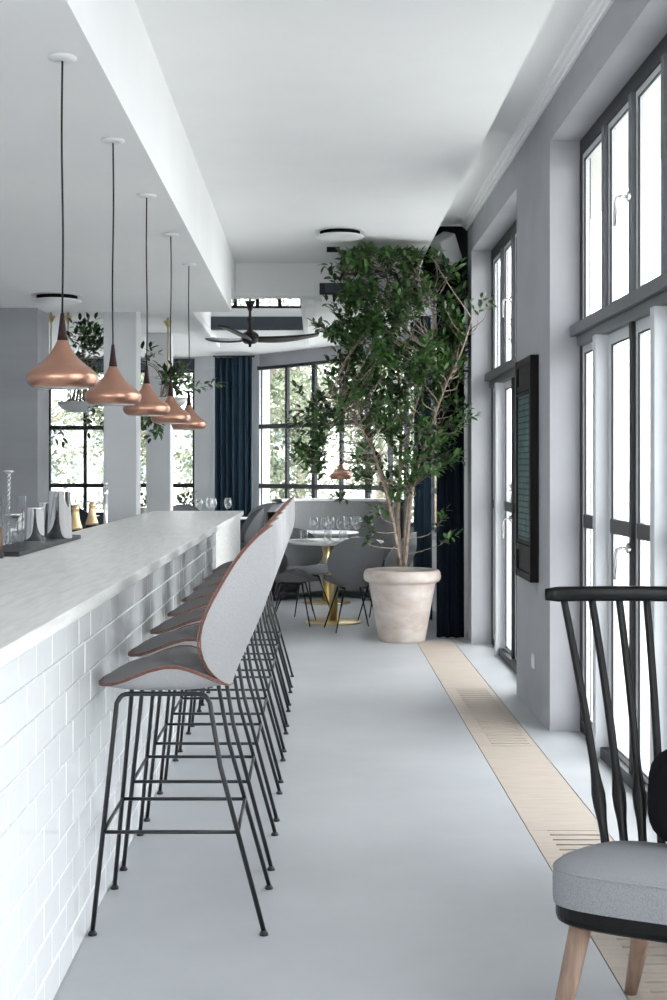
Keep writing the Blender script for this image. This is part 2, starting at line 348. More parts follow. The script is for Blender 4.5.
# ------------------------------------------------------------------ tall windows in the right-hand wall
def lever(parent, x, y, z, drop=.125, m='chrome'):
    """window handle: rose, neck and lever bent downwards, on a face looking to -X"""
    h = part(parent, 'handle', MB().tube([(x, y, z), (x-.045, y, z), (x-.056, y+.004, z-.006), (x-.06, y+.012, z-.03), (x-.06, y+.03, z-drop)], [.008, .008, .009, .009, .008], 10), m, True)
    part(h, 'rose', MB().tube([(x+.004, y, z), (x-.012, y, z)], .024, 16), m)
    return h
def tall_window(name, a, b, glassy=True):
    W = sempty(name); c1, c2, mid = a+.64, b-.64, (a+b)/2; xw = 1.42
    f = MB(); f.box(xw, 1.47, a, a+.05, 0, 3.165); f.box(xw, 1.47, b-.05, b, 0, 3.165); f.box(xw, 1.47, a+.05, b-.05, 3.08, 3.165); f.box(xw, 1.47, a+.05, b-.05, 0, .05)
    part(W, 'frame', f, 'frame_dark', bevel=.003)
    t = MB(); t.box(1.365, 1.47, a+.0, b-.0, 2.115, 2.17); t.box(1.395, 1.47, a+.05, b-.05, 2.06, 2.115)
    part(W, 'transom', t, 'frame', bevel=.004)
    for y in (c1, c2):
        part(W, 'mullion', MB().box(1.362, 1.46, y-.035, y+.035, 0, 2.06), 'frame_light', bevel=.004)
    for y in (c1, mid, c2):
        part(W, 'mullion', MB().box(1.405, 1.46, y-.03, y+.03, 2.17, 3.08), 'frame', bevel=.003)
    def sash(y0, y1, z0, z1, wd, mt, midrail=None, nm='sash'):
        s = MB(); x0, x1 = 1.425, 1.457
        s.box(x0, x1, y0, y0+wd, z0, z1); s.box(x0, x1, y1-wd, y1, z0, z1); s.box(x0, x1, y0+wd, y1-wd, z0, z0+wd); s.box(x0, x1, y0+wd, y1-wd, z1-wd, z1)
        so = part(W, nm, s, mt, bevel=.003)
        g = MB(); e = .006; xg = 1.427
        for yy in (y0+wd, y1-wd-e): g.box(xg, xg+.009, yy, yy+e, z0+wd, z1-wd)
        for zz in (z0+wd, z1-wd-e): g.box(xg, xg+.009, y0+wd, y1-wd, zz, zz+e)
        part(so, 'gasket', g, 'gasket')
        cuts = [z0+wd, z1-wd]
        if midrail:
            part(so, 'mid_rail', MB().box(1.42, 1.455, y0+wd, y1-wd, midrail-.035, midrail+.035), 'frame_dark', bevel=.004)
            cuts = [z0+wd, midrail-.035, midrail+.035, z1-wd]
        for q in range(0, len(cuts), 2): part(so, 'pane', MB().box(1.438, 1.443, y0+wd-.005, y1-wd+.005, cuts[q]-.005, cuts[q+1]+.005), 'pane')
        return so
    e = [a+.05, c1, mid, c2, b-.05]
    for i in range(4):
        y0 = e[i]+(.03 if i else 0); y1 = e[i+1]-(.03 if i < 3 else 0)
        s = sash(y0, y1, 2.17, 3.08, .03, 'frame_light')
        if i == 1: lever(s, 1.405, mid, 2.62)
    sash(a+.05, c1-.035, .05, 2.06, .04, 'frame_light', 1.13); sash(c2+.035, b-.05, .05, 2.06, .04, 'frame_light', 1.13)
    d1 = sash(c1+.035, mid-.003, .02, 2.06, .055, 'frame_light', 1.13, 'door_leaf'); sash(mid+.003, c2-.035, .02, 2.06, .055, 'frame_light', 1.13, 'door_leaf')
    part(W, 'astragal', MB().box(1.405, 1.43, mid-.028, mid+.016, .02, 2.06), 'gasket', bevel=.002)
    part(W, 'threshold', MB().box(1.385, 1.425, c1+.035, c2-.035, 0, .055), 'frame_dark', bevel=.003)
    lever(d1, 1.405, mid, 1.05, .14)
    return W
for k, (a, b) in enumerate(reversed(WINS)): tall_window('window_%d' % (k+1), a, b)

# ------------------------------------------------------------------ floor grille strip
gr = thing('floor_grille', 'pale oak floor strip with slotted grille sections along the windows', 'floor grille', (0, 0, 0))
def boards(y0, y1, n):
    for i in range(n):
        a = y0+(y1-y0)*i/n; b = y0+(y1-y0)*(i+1)/n
        part(gr, 'board', MB().box(G0+.004, G1-.004, a+.0015, b-.0015, -.03, 0), 'grate', bevel=.0015)
slat_me = MB().box(G0+.075, G1-.035, -.025, .025, -.028, 0).mesh('slat', M['grate'])
def slotted(y0, y1):
    part(gr, 'side_board', MB().box(G0+.004, G0+.075, y0+.0015, y1-.0015, -.03, 0), 'grate'); part(gr, 'side_board', MB().box(G1-.035, G1-.004, y0+.0015, y1-.0015, -.03, 0), 'grate')
    n = round((y1-y0)/.066)
    for i in range(n):
        link('slat', slat_me, gr, 0, (0, y0+(i+.5)*(y1-y0)/n, 0))
slotted(3.38, 5.18); slotted(6.76, 8.54)
boards(5.18, 6.76, 1); boards(8.54, 10.9, 2); boards(0.6, 3.38, 2)
part(gr, 'channel', MB().box(G0+.002, G1-.002, .6, 10.9, -.0595, -.045), 'void')

# ------------------------------------------------------------------ bar
BX, HB, BY0, BY1, BT = -.69, 1.023, .8, 12.3, 9.3
bar = thing('bar_counter', 'long bar front clad in white glazed tiles under a pale oak top', 'bar counter', (BX, 0, 0))
part(bar, 'carcass', MB().box(-.12, -.012, BY0, BY1-.05, 0, HB-.04), 'grout')
part(bar, 'back_panel', MB().box(-.78, -.74, BY0, BY1-.05, 0, HB-.04), 'white')
part(bar, 'end_panel', MB().box(-.79, 0, BY1-.05, BY1, 0, HB-.04), 'barwood', bevel=.002)
part(bar, 'wood_panel', MB().box(-.0119, 0, BT, BY1-.05, 0, HB-.04), 'barwood', bevel=.002)
TW, TH = .2, .0983
tile_me = None
tb = MB(); e = .0018; bv = .003
q = []
for x, ins in ((-.0119, 0), (-.0035, 0), (0, bv)):
    q += [(x, e+ins, e+ins), (x, TW-e-ins, e+ins), (x, TW-e-ins, TH-e-ins), (x, e+ins, TH-e-ins)]
tb.add(q, [(i+4*k, (i+1) % 4+4*k, (i+1) % 4+4*k+4, i+4*k+4) for k in range(2) for i in range(4)]+[(8, 9, 10, 11)])
tile_me = tb.mesh('tile', M['tile'])
rest = MB(); n_t = 0; spots = []
for r in range(10):
    off = (r % 2)*.5*TW
    y = BY0-off
    while y < BT-.02:
        y0, y1 = max(y, BY0), min(y+TW, BT)
        if y1-y0 > .02: spots.append((y0, y1, r))
        y += TW
full = [s for s in spots if abs(s[1]-s[0]-TW) < 1e-4 and s[0] > 2.35]
full.sort(key=lambda s: s[0]); chosen = set(full[:298])
for s in spots:
    y0, y1, r = s; z = r*TH
    if s in chosen:
        o = link('tile', tile_me, bar, 0, (random.uniform(-.0008, .0006), y0, z)); o.rotation_euler = (0, random.uniform(-.003, .003), random.uniform(-.002, .002))
    else:
        rest.box(-.0119, random.uniform(-.001, 0), y0+e, y1-e, z+e, z+TH-e)
tag(part(bar, 'tile_field', rest, 'tile'), kind='stuff')
single('worktop', MB().box(-.79, .03, BY0-.02, BY1+.01, HB-.04, HB), 'barwood', 'long whitewashed oak bar top running beside the stools', 'worktop', bevel=.003, loc=(BX, 0, 0))
bcn = thing('back_counter', 'low white service counter behind the bar', 'counter', (-1.85, 0, 0))
part(bcn, 'carcass', MB().box(-.3, .3, 3.0, 10.2, 0, .82), 'white'); part(bcn, 'worktop', MB().box(-.32, .32, 2.98, 10.22, .82, .85), 'chrome')

# ------------------------------------------------------------------ upholstered shells (stool and dining chair)
def shells(root, zs, wide=1.0, out='shell', inn='seat', pipe='piping', back_h=.50, seat_z=.0):
    """local frame: +x is the back of the chair, y across, seat rim near z = zs"""
    NA, NR = 40, 9
    def outline(th):
        c, s_ = math.cos(th), math.sin(th)
        x = (.172 if c > 0 else .228)*math.copysign(abs(c)**.85, c); y = .235*wide*math.copysign(abs(s_)**.85, s_)*(1-.10*(c < 0)*abs(c)**2)
        return x, y
    def rim(th):
        c = math.cos(th); x, y = outline(th); u = (x+.228)/.40
        return zs-.055+.080*math.exp(-((u-.64)/.44)**2)*(abs(y)/.235)**1.0+(.0 if c < 0 else -.010*c)
    def top(a, r):
        th = 2*PI*a; x, y = outline(th); k = r
        ctr = zs+.008; z = ctr*(1-k**2.6)+rim(th)*k**2.6+.012*math.sin(PI*min(1, k))*(1 if x < 0 else .4)
        return (x*k, y*k, z)
    def bot(a, r):
        th = 2*PI*a; x, y = outline(th); k = r
        z = (zs-.068)*(1-k**4.5)+rim(th)*k**4.5
        return (x*k, y*k, z-.001)
    st = part(root, 'seat', MB().grid(top, NA, NR, True), inn, True, label='charcoal upholstered seat top' if inn == 'seat' else None)
    part(st, 'seat_shell', MB().grid(bot, NA, NR, True), out, True)
    for dz in (.0032, -.0032):
        part(st, 'piping', MB().tube([(outline(2*PI*i/NA)[0]*1.004, outline(2*PI*i/NA)[1]*1.004, rim(2*PI*i/NA)+dz) for i in range(NA+1)], .0026, 6), pipe, True)
    # back
    def bo(th):
        s_, c = math.sin(th), math.cos(th)
        v = .5+.5*s_
        wv = .238*wide*(1-.12*(s_ < 0)*s_*s_)
        return wv*math.copysign(abs(c)**.80, c), v
    def cx(v): return .185+.110*smoothstep(-.1, .75, v)+.02*v
    def bpt(th, r, outer):
        y, v = bo(th); y *= r; v = .5+(v-.5)*r
        x = cx(v)-3.1*y*y*(1-.25*v)
        if outer: x += .012*(1-r*r)
        else: x -= .050*(1-r**3)+.002
        return (x, y, zs-.062+v*back_h)
    bk = part(root, 'backrest', MB().grid(lambda a, r: bpt(2*PI*a, r, True), NA, NR, True), out, True)
    part(bk, 'back_pad', MB().grid(lambda a, r: bpt(2*PI*a, r, False), NA, NR, True), inn, True)
    for dx in (.002, -.0055):
        pp = [bpt(2*PI*i/NA, 1.004, True) for i in range(NA+1)]
        part(bk, 'piping', MB().tube([(p[0]+dx, p[1], p[2]) for p in pp], .0026, 6), pipe, True)
def rod(pts, n=5): return spline(pts, n*(len(pts)-1)+1)
def bar_stool():
    r = thing('bar_stool', '-', 'bar stool')
    zs = .785
    shells(r, zs)
    # local x: front (-) to back (+); foot spread .516 in x, .45 in y
    for s_ in (-1, 1):
        leg = [(-.218, .222*s_, .012), (-.170, .190*s_, .50), (-.152, .176*s_, .690), (-.137, .166*s_, .712), (-.112, .160*s_, .716), (.088, .160*s_, .716), (.115, .166*s_, .712), (.132, .176*s_, .690), (.165, .190*s_, .50), (.298, .222*s_, .012)]
        pts = [Vector(leg[0]), Vector(leg[1]), Vector(leg[2])]+spline(leg[2:5], 7)[1:]+[Vector(leg[5])]+spline(leg[5:8], 7)[1:]+[Vector(leg[8]), Vector(leg[9])]
        part(r, 'leg_frame', MB().tube(pts, .0075, 8), 'steel_black', True)
        for x in (-.218, .298): part(r, 'foot', MB().lathe([(.006, .016), (.010, .012), (.014, .006), (.014, 0)], 12, (x, .222*s_, 0)), 'steel_black')
    z = .305; xf, xb, yy = -.189, .2185, .203
    for a, b in (((xf, -yy), (xb, -yy)), ((xf, yy), (xb, yy)), ((xf, -yy), (xf, yy)), ((xb, -yy), (xb, yy))):
        part(r, 'footrest_bar', MB().tube([(a[0], a[1], z), (b[0], b[1], z)], .006, 8), 'steel_black', True)
    return r
st0 = bar_stool(); SX = -.452
ords = ['third', 'fourth', 'fifth', 'sixth', 'seventh']
for i in range(8):
    o = st0 if i == 0 else copy_tree(st0)
    o.location = (SX, 4.235+.652*i, 0); o.rotation_euler = (0, 0, 0); o['group'] = 'bar stools along the counter'
    if i == 0: t = 'grey bar stool at the row end farthest from the potted tree'
    elif i == 1: t = 'grey bar stool second from the row end farthest from the potted tree'
    elif i == 7: t = 'grey bar stool by the wood-panelled end of the bar'
    else: t = 'grey bar stool, %s from the row end farthest from the potted tree' % ords[i-2]
    o['label'] = t

def dining_chair(nm, fab, pipe_m, outm=None):
    r = thing(nm, '-', 'chair')
    shells(r, .455, 1.05, outm or fab, fab, pipe_m, .43)
    for s_ in (-1, 1):
        for fx in (-1, 1):
            part(r, 'leg', MB().tube([(fx*.11+.01, .10*s_, .372), (fx*.205+.02, .205*s_, .0)], [.009, .006], 8), 'steel_black', True)
        part(r, 'seat_support', MB().tube([(-.11, .10*s_, .372), (.13, .10*s_, .372)], .008, 6), 'steel_black', True)
    return r
dc = dining_chair('dining_chair', 'dining', 'dining'); dn = dining_chair('dining_chair', 'dining_navy', 'dining_navy'); dl = dining_chair('dining_chair', 'dining', 'banq_top', 'shell')
used = set()
def put(proto, x, y, rz, label, z=0, s=1.0):
    o = proto if proto.name not in used else copy_tree(proto)
    used.add(proto.name); o.location = (x, y, z); o.rotation_euler = (0, 0, rz); o.scale = (s, s, s); o['label'] = label; o['group'] = 'upholstered dining chairs'; return o
R = math.radians
TX, TY = .17, 12.25
put(dc, .325, 11.70, R(-76), 'slate grey dining chair with its back to the aisle, beside the potted tree')
put(dc, -.20, 12.12, R(172), 'slate grey dining chair at the round table, half behind the bar stools')
put(dc, -.10, 12.95, R(118), 'slate grey dining chair on the booth side of the round table')
put(dl, .63, 12.40, R(-18), 'dining chair with pale outer shell and dark inside, behind the potted tree')
put(dc, -.88, 14.25, R(10), 'grey dining chair behind the end of the bar, its curved back nearest the curtain', .12, 1.06)
put(dc, -.66, 15.5, R(60), 'grey dining chair with upright rounded back in front of the far window', .12, 1.08)
put(dc, -.36, 16.0, R(100), 'grey dining chair between the far window and the booth', .12, 1.05)
put(dc, -1.55, 15.6, R(95), 'grey dining chair behind the wine glasses, seen over the bar top', .12, 1.05)
put(dn, -2.22, 13.75, R(215), 'navy dining chair just behind the gold-topped bottles, close to the chrome tap', .12, 1.12)
put(dn, -2.24, 12.75, R(-30), 'navy dining chair between the two gold-topped bottles', 0, 1.2)

# ------------------------------------------------------------------ tables, booth, glassware
def round_table(x, y, rad, label, z=0, h=.75):
    t = thing('round_table', label, 'table', (x, y, z))
    part(t, 'table_top', MB().lathe([(.0, h-.022), (rad-.02, h-.022), (rad, h-.012), (rad, h-.004), (rad-.006, h), (0, h)], 48), 'tabletop', True)
    part(t, 'pedestal', MB().lathe([(.04, .018), (.04, h-.03)], 24), 'brass', True)
    part(t, 'top_plate', MB().lathe([(.14, h-.034), (.14, h-.022)], 24), 'brass')
    part(t, 'base', MB().lathe([(.255, 0), (.255, .01), (.245, .016), (.05, .022), (.0, .022)], 40), 'brass', True)
    return t
round_table(TX, TY, .46, 'round white table with brass pedestal beside the potted tree')
round_table(.12, 14.05, .34, 'round white table with brass base in the booth')
round_table(-1.15, 14.9, .40, 'round white table behind the end of the bar', .12)
def wine_me(h, r, nm):
    pr = [(.034, 0), (.034, .002), (.006, .006), (.0035, .02), (.0035, h*.42), (.008, h*.44), (r*.75, h*.53), (r, h*.66), (r*.95, h*.82), (r*.72, h), (r*.70, h), (r*.93, h*.82), (r*.97, h*.66), (r*.7, h*.54), (0, h*.46)]
    return MB().lathe(pr, 20).mesh(nm, M['glassware'], True)
wg = wine_me(.22, .042, 'wine_glass'); tg = MB().lathe([(.030, 0), (.036, .10), (.0345, .10), (.028, .008), (0, .008)], 20).mesh('water_glass', M['glassware'], True)
def gl(me, x, y, z, label, nm, grp): tag(link(nm, me, None, 0, (x, y, z)), label, 'glass', grp)
for dx, dy in ((-.12, -.12), (-.02, -.22), (.03, .02), (.13, .08), (.19, -.06), (.28, .06)):
    gl(wg, TX-.06+dx, TY+dy, .7505, 'wine glass on the round white table beside the potted tree', 'wine_glass', 'wine glasses on the aisle table')
for dx, dy in ((-.27, .02), (-.05, .14), (.08, -.19)):
    gl(tg, TX+dx, TY+dy-.05, .7505, 'water tumbler on the round white table beside the potted tree', 'water_glass', 'tumblers on the aisle table')
for dx, dy in ((-.17, 0), (-.05, -.05), (-.02, .08), (.15, 0)):
    gl(wg, -1.12+dx, 14.85+dy, .8705, 'wine glass on the table behind the end of the bar', 'wine_glass', 'wine glasses behind the bar end')
for k, (dx, dy, a) in enumerate(((-.25, -.12, .2), (.05, -.36, 1.2), (.22, .26, 2.0))):
    nb = MB().grid(lambda u, v: ((u-.5)*.2, (v-.5)*.09, .012*math.sin(PI*u)*math.sin(PI*v)+.004+.003*math.sin(9*u)), 10, 6)
    o = tag(link('napkin', nb.mesh('napkin', M['tabletop'], True), None, 0, (TX+dx*1.15, TY+dy*1.0, .758)), 'folded white napkin on the round white table beside the potted tree', 'napkin', 'napkins on the aisle table'); o.rotation_euler[2] = a
    sm = o.modifiers.new('thickness', 'SOLIDIFY'); sm.thickness = .006
bo_ = thing('curved_booth', 'curved grey upholstered booth with pale top edge behind the tables', 'booth', (.22, 14.2, 0))
def arc(r0, r1, z0, z1, a0=18, a1=166, taper=True, n=36):
    def fn(u, v):
        a = R(a0+(a1-a0)*u); k = 1.0
        cyc = [(r0, z0), (r1, z0), (r1, z1), (r0, z1), (r0, z0)]
        i = min(3, int(v*4+1e-6)); r, z = cyc[int(round(v*4))]
        tp = 1-.10*smoothstep(.80, 1.0, u) if taper else 1
        return (r*math.cos(a), r*math.sin(a)*1.0, z0+(z-z0)*tp)
    m = MB().grid(fn, n, 4); return m
part(bo_, 'back', arc(.64, .73, 0, 1.06, 0, 180), 'banq', bevel=.01); part(bo_, 'top_rail', arc(.625, .745, 1.055, 1.085, 0, 158, False), 'banq_top', bevel=.012)
part(bo_, 'seat', arc(.40, .64, .08, .44, 5, 175, False), 'banq', bevel=.02)

# ------------------------------------------------------------------ copper pendants
def pendant(x, y, zbot, zceil, label, grp, sc_=1.0):
    t = thing('pendant_lamp', label, 'lamp', (x, y, zbot), 0, grp)
    pr = [(.086, .0), (.100, .007), (.1085, .020), (.1105, .031), (.107, .044), (.097, .055), (.081, .067), (.065, .079), (.050, .093), (.037, .109), (.027, .125), (.019, .141), (.0165, .148)]
    part(t, 'shade', MB().lathe(pr, 48), 'copper', True)
    part(t, 'shade_lining', MB().lathe([(.084, -.0008), (0, -.0006)], 40), 'white_plastic', True)
    part(t, 'neck', MB().lathe([(.0163, .147), (.0125, .175), (.009, .205), (.006, .232), (.003, .235)], 24), 'rosewood', True)
    hh = zceil-zbot
    ph = x*7+y*3
    part(t, 'cord', MB().tube([(.003*math.sin(ph+5*k/12)*math.sin(PI*k/12), 0, .234+(hh-.01-.234)*k/12) for k in range(13)], .0032, 6), 'cord', True)
    part(t, 'canopy', MB().lathe([(.0, hh-.013), (.03, hh-.012), (.044, hh-.007), (.045, hh-.003), (.045, hh-.0005), (0, hh-.0005)], 32), 'white_plastic', True)
    return t
pl_lab = ['copper pendant lamp hanging over the end of the bar where the shaker tins stand', 'copper pendant lamp second from the shaker end of the row over the bar', 'copper pendant lamp in the middle of the row of five over the bar', 'copper pendant lamp fourth from the shaker end of the row over the bar', 'copper pendant lamp over the wood-panelled far end of the bar']
for i in range(5): pendant(-.786, 4.147+1.04*i, 1.655, ZL, pl_lab[i], 'copper pendants over the bar')
pendant(P(341, 470, 12.75)[0], 12.75, 1.31, ZF, 'copper pendant lamp hanging low over the round table behind the potted tree', 'copper pendants in the dining area')

# round ceiling diffusers
for x, y, z, lab in ((P(340, 0, 9.87)[0], 9.87, ZM, 'round white air diffuser in the ceiling in front of the potted tree'), (P(57, 0, 9.79)[0], 9.79, ZL, 'round white air diffuser in the low ceiling over the bar')):
    t = thing('ceiling_diffuser', lab, 'diffuser', (x, y, z))
    part(t, 'collar', MB().lathe([(.145, -.05), (.150, -.001)], 40), 'black')
    part(t, 'flange', MB().lathe([(.185, -.008), (.19, -.004), (.185, -.0005), (.15, -.0005), (.15, -.008)], 48), 'white_plastic')
    part(t, 'disc', MB().lathe([(0, -.056), (.13, -.055), (.172, -.048), (.178, -.042), (.17, -.037), (0, -.034)], 48), 'white_plastic', True)
single('slot_vent', MB().box(-.05, .05, -.1, .1, -.01, 0), 'black', 'small black slot vent in the ceiling left of the tree top', 'vent', loc=(P(333, 249, 10.67)[0], 10.67, ZM-.0005))
bw = thing('beam_window', 'small dark framed opening in the white beam behind the tree top', 'opening', (P(345, 290, 10.98)[0], 10.985, 2.89))
part(bw, 'frame', MB().box(-.21, .21, -.012, .012, -.045, .05), 'gasket', bevel=.002); part(bw, 'opening', MB().box(-.165, .19, -.016, -.0125, -.03, .04), 'slate')

# loudspeaker high in the corner
sp = thing('loudspeaker', 'pale grey wall loudspeaker tilted down in the dark corner above the curtain', 'speaker', (1.07, 10.9, 3.2))
sb = part(sp, 'cabinet', MB().box(-.085, .085, -.075, .075, -.12, .12), 'speaker', bevel=.01); sb.rotation_euler = (R(18), R(-32), R(25))
part(sp, 'bracket', MB().tube([(.03, .03, 0), (.1, .12, .03), (.1, .19, .03)], .012, 8), 'black')

# ------------------------------------------------------------------ ceiling fan
fx, fy, fz = P(250, 338, 13.0)
fan = thing('ceiling_fan', 'dark wooden three-blade ceiling fan hanging from the coffer', 'fan', (fx, fy, fz))
part(fan, 'motor', MB().lathe([(.0, -.09), (.012, -.088), (.016, -.06), (.05, -.055), (.078, -.035), (.085, -.01), (.085, .03), (.06, .055), (.03, .07), (.024, .09)], 32), 'fan', True)
part(fan, 'rod', MB().lathe([(.016, .08), (.016, .16), (.03, .17), (.034, .19), (.02, .21), (.013, .215), (.013, .26), (.02, .27), (.045, .34), (.052, .36), (.012, .365), (.012, 3.62-fz)], 20), 'fan', True)
for a, L in ((8, .60), (128, .60), (248, .60)):
    def bl(u, v, a=a, L=L):
        r = .08+L*u; wv = .045+.03*math.sin(PI*min(1, u*.9+.1)); y = (v-.5)*2*wv
        z = .05*u*u*1.2-.012+(-.35*y)*(1-.5*u); ca, sa = math.cos(R(a)), math.sin(R(a)); yy = y+.06*math.sin(u*2.6)
        return (r*ca-yy*sa, r*sa+yy*ca, z)
    o = part(fan, 'blade', MB().grid(bl, 12, 4), 'fan', True); s_ = o.modifiers.new('thickness', 'SOLIDIFY'); s_.thickness = .012; s_.offset = 0

# ------------------------------------------------------------------ curtains
def curtain(name, a, b, z0, z1, amp, folds, m, label):
    a, b = Vector(a), Vector(b); d = b-a; t = d.normalized(); nn = Vector((-t.y, t.x, 0)); rnd = random.Random(int(abs(a.x)*1000)); ph = rnd.uniform(0, 6)
    c = (a+b)/2
    r = thing(name, label, 'curtain', (c.x, c.y, z0))
    def fn(u, v):
        k = math.sin(u*folds*2*PI+ph+.5*math.sin(u*9+ph))*amp*(1-.35*v)+amp*.3*math.sin(u*folds*4.3*PI+v*2)
        p = a+d*u+nn*k-c; return (p.x, p.y, v*(z1-z0))
    o = part(r, 'drape', MB().grid(fn, int(folds*14), 10), m, True); s_ = o.modifiers.new('thickness', 'SOLIDIFY'); s_.thickness = .006
    part(r, 'curtain_rail', MB().box(min(a.x, b.x)-c.x-.02, max(a.x, b.x)-c.x+.02, -.02, .02, z1-z0, z1-z0+.02), 'frame_dark')
curtain('window_curtain', (-1.28, 17.10, 0), (-.79, 16.92, 0), .005, 2.84, .05, 6, 'curtain', 'teal blue velvet curtain between the white pier and the far window')
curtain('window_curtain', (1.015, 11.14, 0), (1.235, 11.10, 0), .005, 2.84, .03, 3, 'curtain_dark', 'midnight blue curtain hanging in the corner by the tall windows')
curtain('window_curtain', (.955, 12.9, 0), (1.065, 12.4, 0), .005, 2.84, .03, 3, 'curtain', 'blue curtain right behind the potted tree trunk')

# ------------------------------------------------------------------ lattice panel and socket on the pier
lp = thing('lattice_panel', 'tall dark carved wooden panel with teal lattice mounted on the grey pier', 'wall panel', (RW, 7.5, .765))
PH, PW = 1.285, .56
f = MB(); f.box(-.05, -.001, 0, .05, 0, PH); f.box(-.05, -.001, PW-.05, PW, 0, PH)
part(lp, 'stile', MB().box(-.05, -.001, 0, .05, 0, PH), 'darkwood', bevel=.004); part(lp, 'stile', MB().box(-.05, -.001, PW-.05, PW, 0, PH), 'darkwood', bevel=.004)
for z0, z1 in ((0, .045), (.16, .20), (.205, .225), (1.07, 1.09), (1.095, 1.13), (PH-.045, PH)): part(lp, 'rail', MB().box(-.046, -.001, .05, PW-.05, z0, z1), 'darkwood', bevel=.003)
for z0, z1 in ((.045, .16), (1.13, PH-.045)): part(lp, 'infill_board', MB().box(-.036, -.001, .05, PW-.05, z0, z1), 'darkwood')
part(lp, 'backing', MB().box(-.040, -.001, .05, PW-.05, .225, 1.07), 'teal')
la = MB()
for i in range(12): y = .05+(PW-.1)*(i+.5)/12; la.box(-.0415, -.0399, y-.003, y+.003, .225, 1.07)
for i in range(24): z = .225+.845*(i+.5)/24; la.box(-.0418, -.0399, .05, PW-.05, z-.003, z+.003)
part(lp, 'lattice', la, 'darkwood')
so = thing('wall_socket', 'small white wall socket low on the grey pier', 'socket', (RW, 7.67, .30))
part(so, 'plate', MB().box(-.009, -.0005, -.04, .04, -.04, .04), 'white_plastic', bevel=.003); part(so, 'rocker', MB().box(-.013, -.009, -.02, .02, -.022, .022), 'white_plastic', bevel=.002)

# ------------------------------------------------------------------ leaves
def leaf_geo(L, Wd, fold=.25, bend=.15):
    v = [(0,0,0)]; 
    for t, k in ((.28, .82), (.62, .92)):
        z = -bend*L*t*t
        v += [(t*L, -Wd*.5*k, z+fold*Wd*k*.5), (t*L, 0, z), (t*L, Wd*.5*k, z+fold*Wd*k*.5)]
    v.append((L, 0, -bend*L))
    return v, [(0,2,1),(0,3,2),(1,2,5,4),(2,3,6,5),(4,5,7),(5,6,7)]
def orient(d, roll, rnd):
    d = Vector(d).normalized(); up = Vector((0,0,1)); s_ = d.cross(up)
    if s_.length < .05: s_ = Vector((1,0,0))
    s_.normalize(); n = s_.cross(d); m = Matrix((d, -s_, n)).transposed()
    return m @ Matrix.Rotation(roll, 3, 'X')
def twig_leaves(p, d, L, n, rnd, size, out):
    """leaves along a twig from p in direction d"""
    d = Vector(d).normalized(); p = Vector(p)
    for k in range(n):
        t = (k+.6)/n; q = p+d*L*t; ang = k*2.4+rnd.uniform(-.5, .5)
        a = d.cross(Vector((.3, .2, 1))).normalized(); b = d.cross(a)
        ld = d*rnd.uniform(.35, .8)+(a*math.cos(ang)+b*math.sin(ang))*rnd.uniform(.6, 1.0)+Vector((0,0,rnd.uniform(-.15, .25)))
        out.append((q, orient(ld, rnd.uniform(-.5, .5), rnd), size*rnd.uniform(.65, 1.25)))
    out.append((p+d*L, orient(d, 0, rnd), size))
def leaf_mesh(leaves, mb, Wr=.46, base=(0,0,0)):
    v0, f0 = leaf_geo(1.0, Wr); b = Vector(base)
    for q, m, s_ in leaves: mb.add([q-b+m @ (Vector(v)*s_) for v in v0], f0)
    return mb

# the big potted tree
PX, PY = .715, 10.95
pt = thing('potted_tree', 'tall leafy green tree in a pale terracotta pot on the floor by the curtain', 'potted tree', (PX, PY, 0))
pot = part(pt, 'pot', MB().lathe([(0, .0), (.185, .0), (.192, .01), (.20, .06), (.272, .47), (.276, .482), (.300, .488), (.314, .505), (.318, .535), (.312, .565), (.298, .582), (.28, .585), (.268, .57), (.262, .53), (0, .53)], 56), 'terracotta', True)
part(pot, 'soil', MB().lathe([(.263, .535), (.2, .545), (.08, .56), (0, .562)], 32), 'soil', True)
rnd = random.Random(21)
def W3(x, y, dy): return Vector(P(x, y, PY+dy))
stems = [
 [(401, 566, 0), (398, 520, -.02), (400, 470, -.03), (401, 420, .0), (398, 370, .02), (393, 320, .05), (389, 290, .0), (386, 272, -.05)],
 [(405, 566, -.02), (409, 520, -.08), (414, 480, -.12), (430, 430, -.18), (446, 385, -.25), (462, 350, -.3), (472, 318, -.3)],
 [(399, 566, .03), (390, 500, .1), (376, 455, .15), (362, 415, .2), (352, 370, .2), (347, 320, .15), (343, 278, .0)],
 [(403, 566, .05), (408, 500, .12), (418, 440, .2), (424, 380, .3), (420, 320, .25), (414, 278, .15)],
 [(400, 560, -.05), (388, 500, -.15), (372, 450, -.25), (362, 430, -.3), (345, 410, -.35), (325, 395, -.4)],
 [(402, 470, -.05), (412, 420, -.15), (428, 360, -.2), (434, 310, -.1), (428, 275, -.05)],
]
allpts = []
for k, s_ in enumerate(stems):
    pts = spline([W3(*p) for p in s_], 40); n = len(pts); pts = [p-Vector((PX, PY, 0)) for p in pts]
    r0 = (.018, .016, .013, .012, .013, .010)[k]
    part(pt, 'stem', MB().tube(pts, [r0*(1-.8*i/(n-1))+.0015 for i in range(n)], 8), 'bark', True)
    allpts += [(p, i/(n-1)) for i, p in enumerate(pts)]
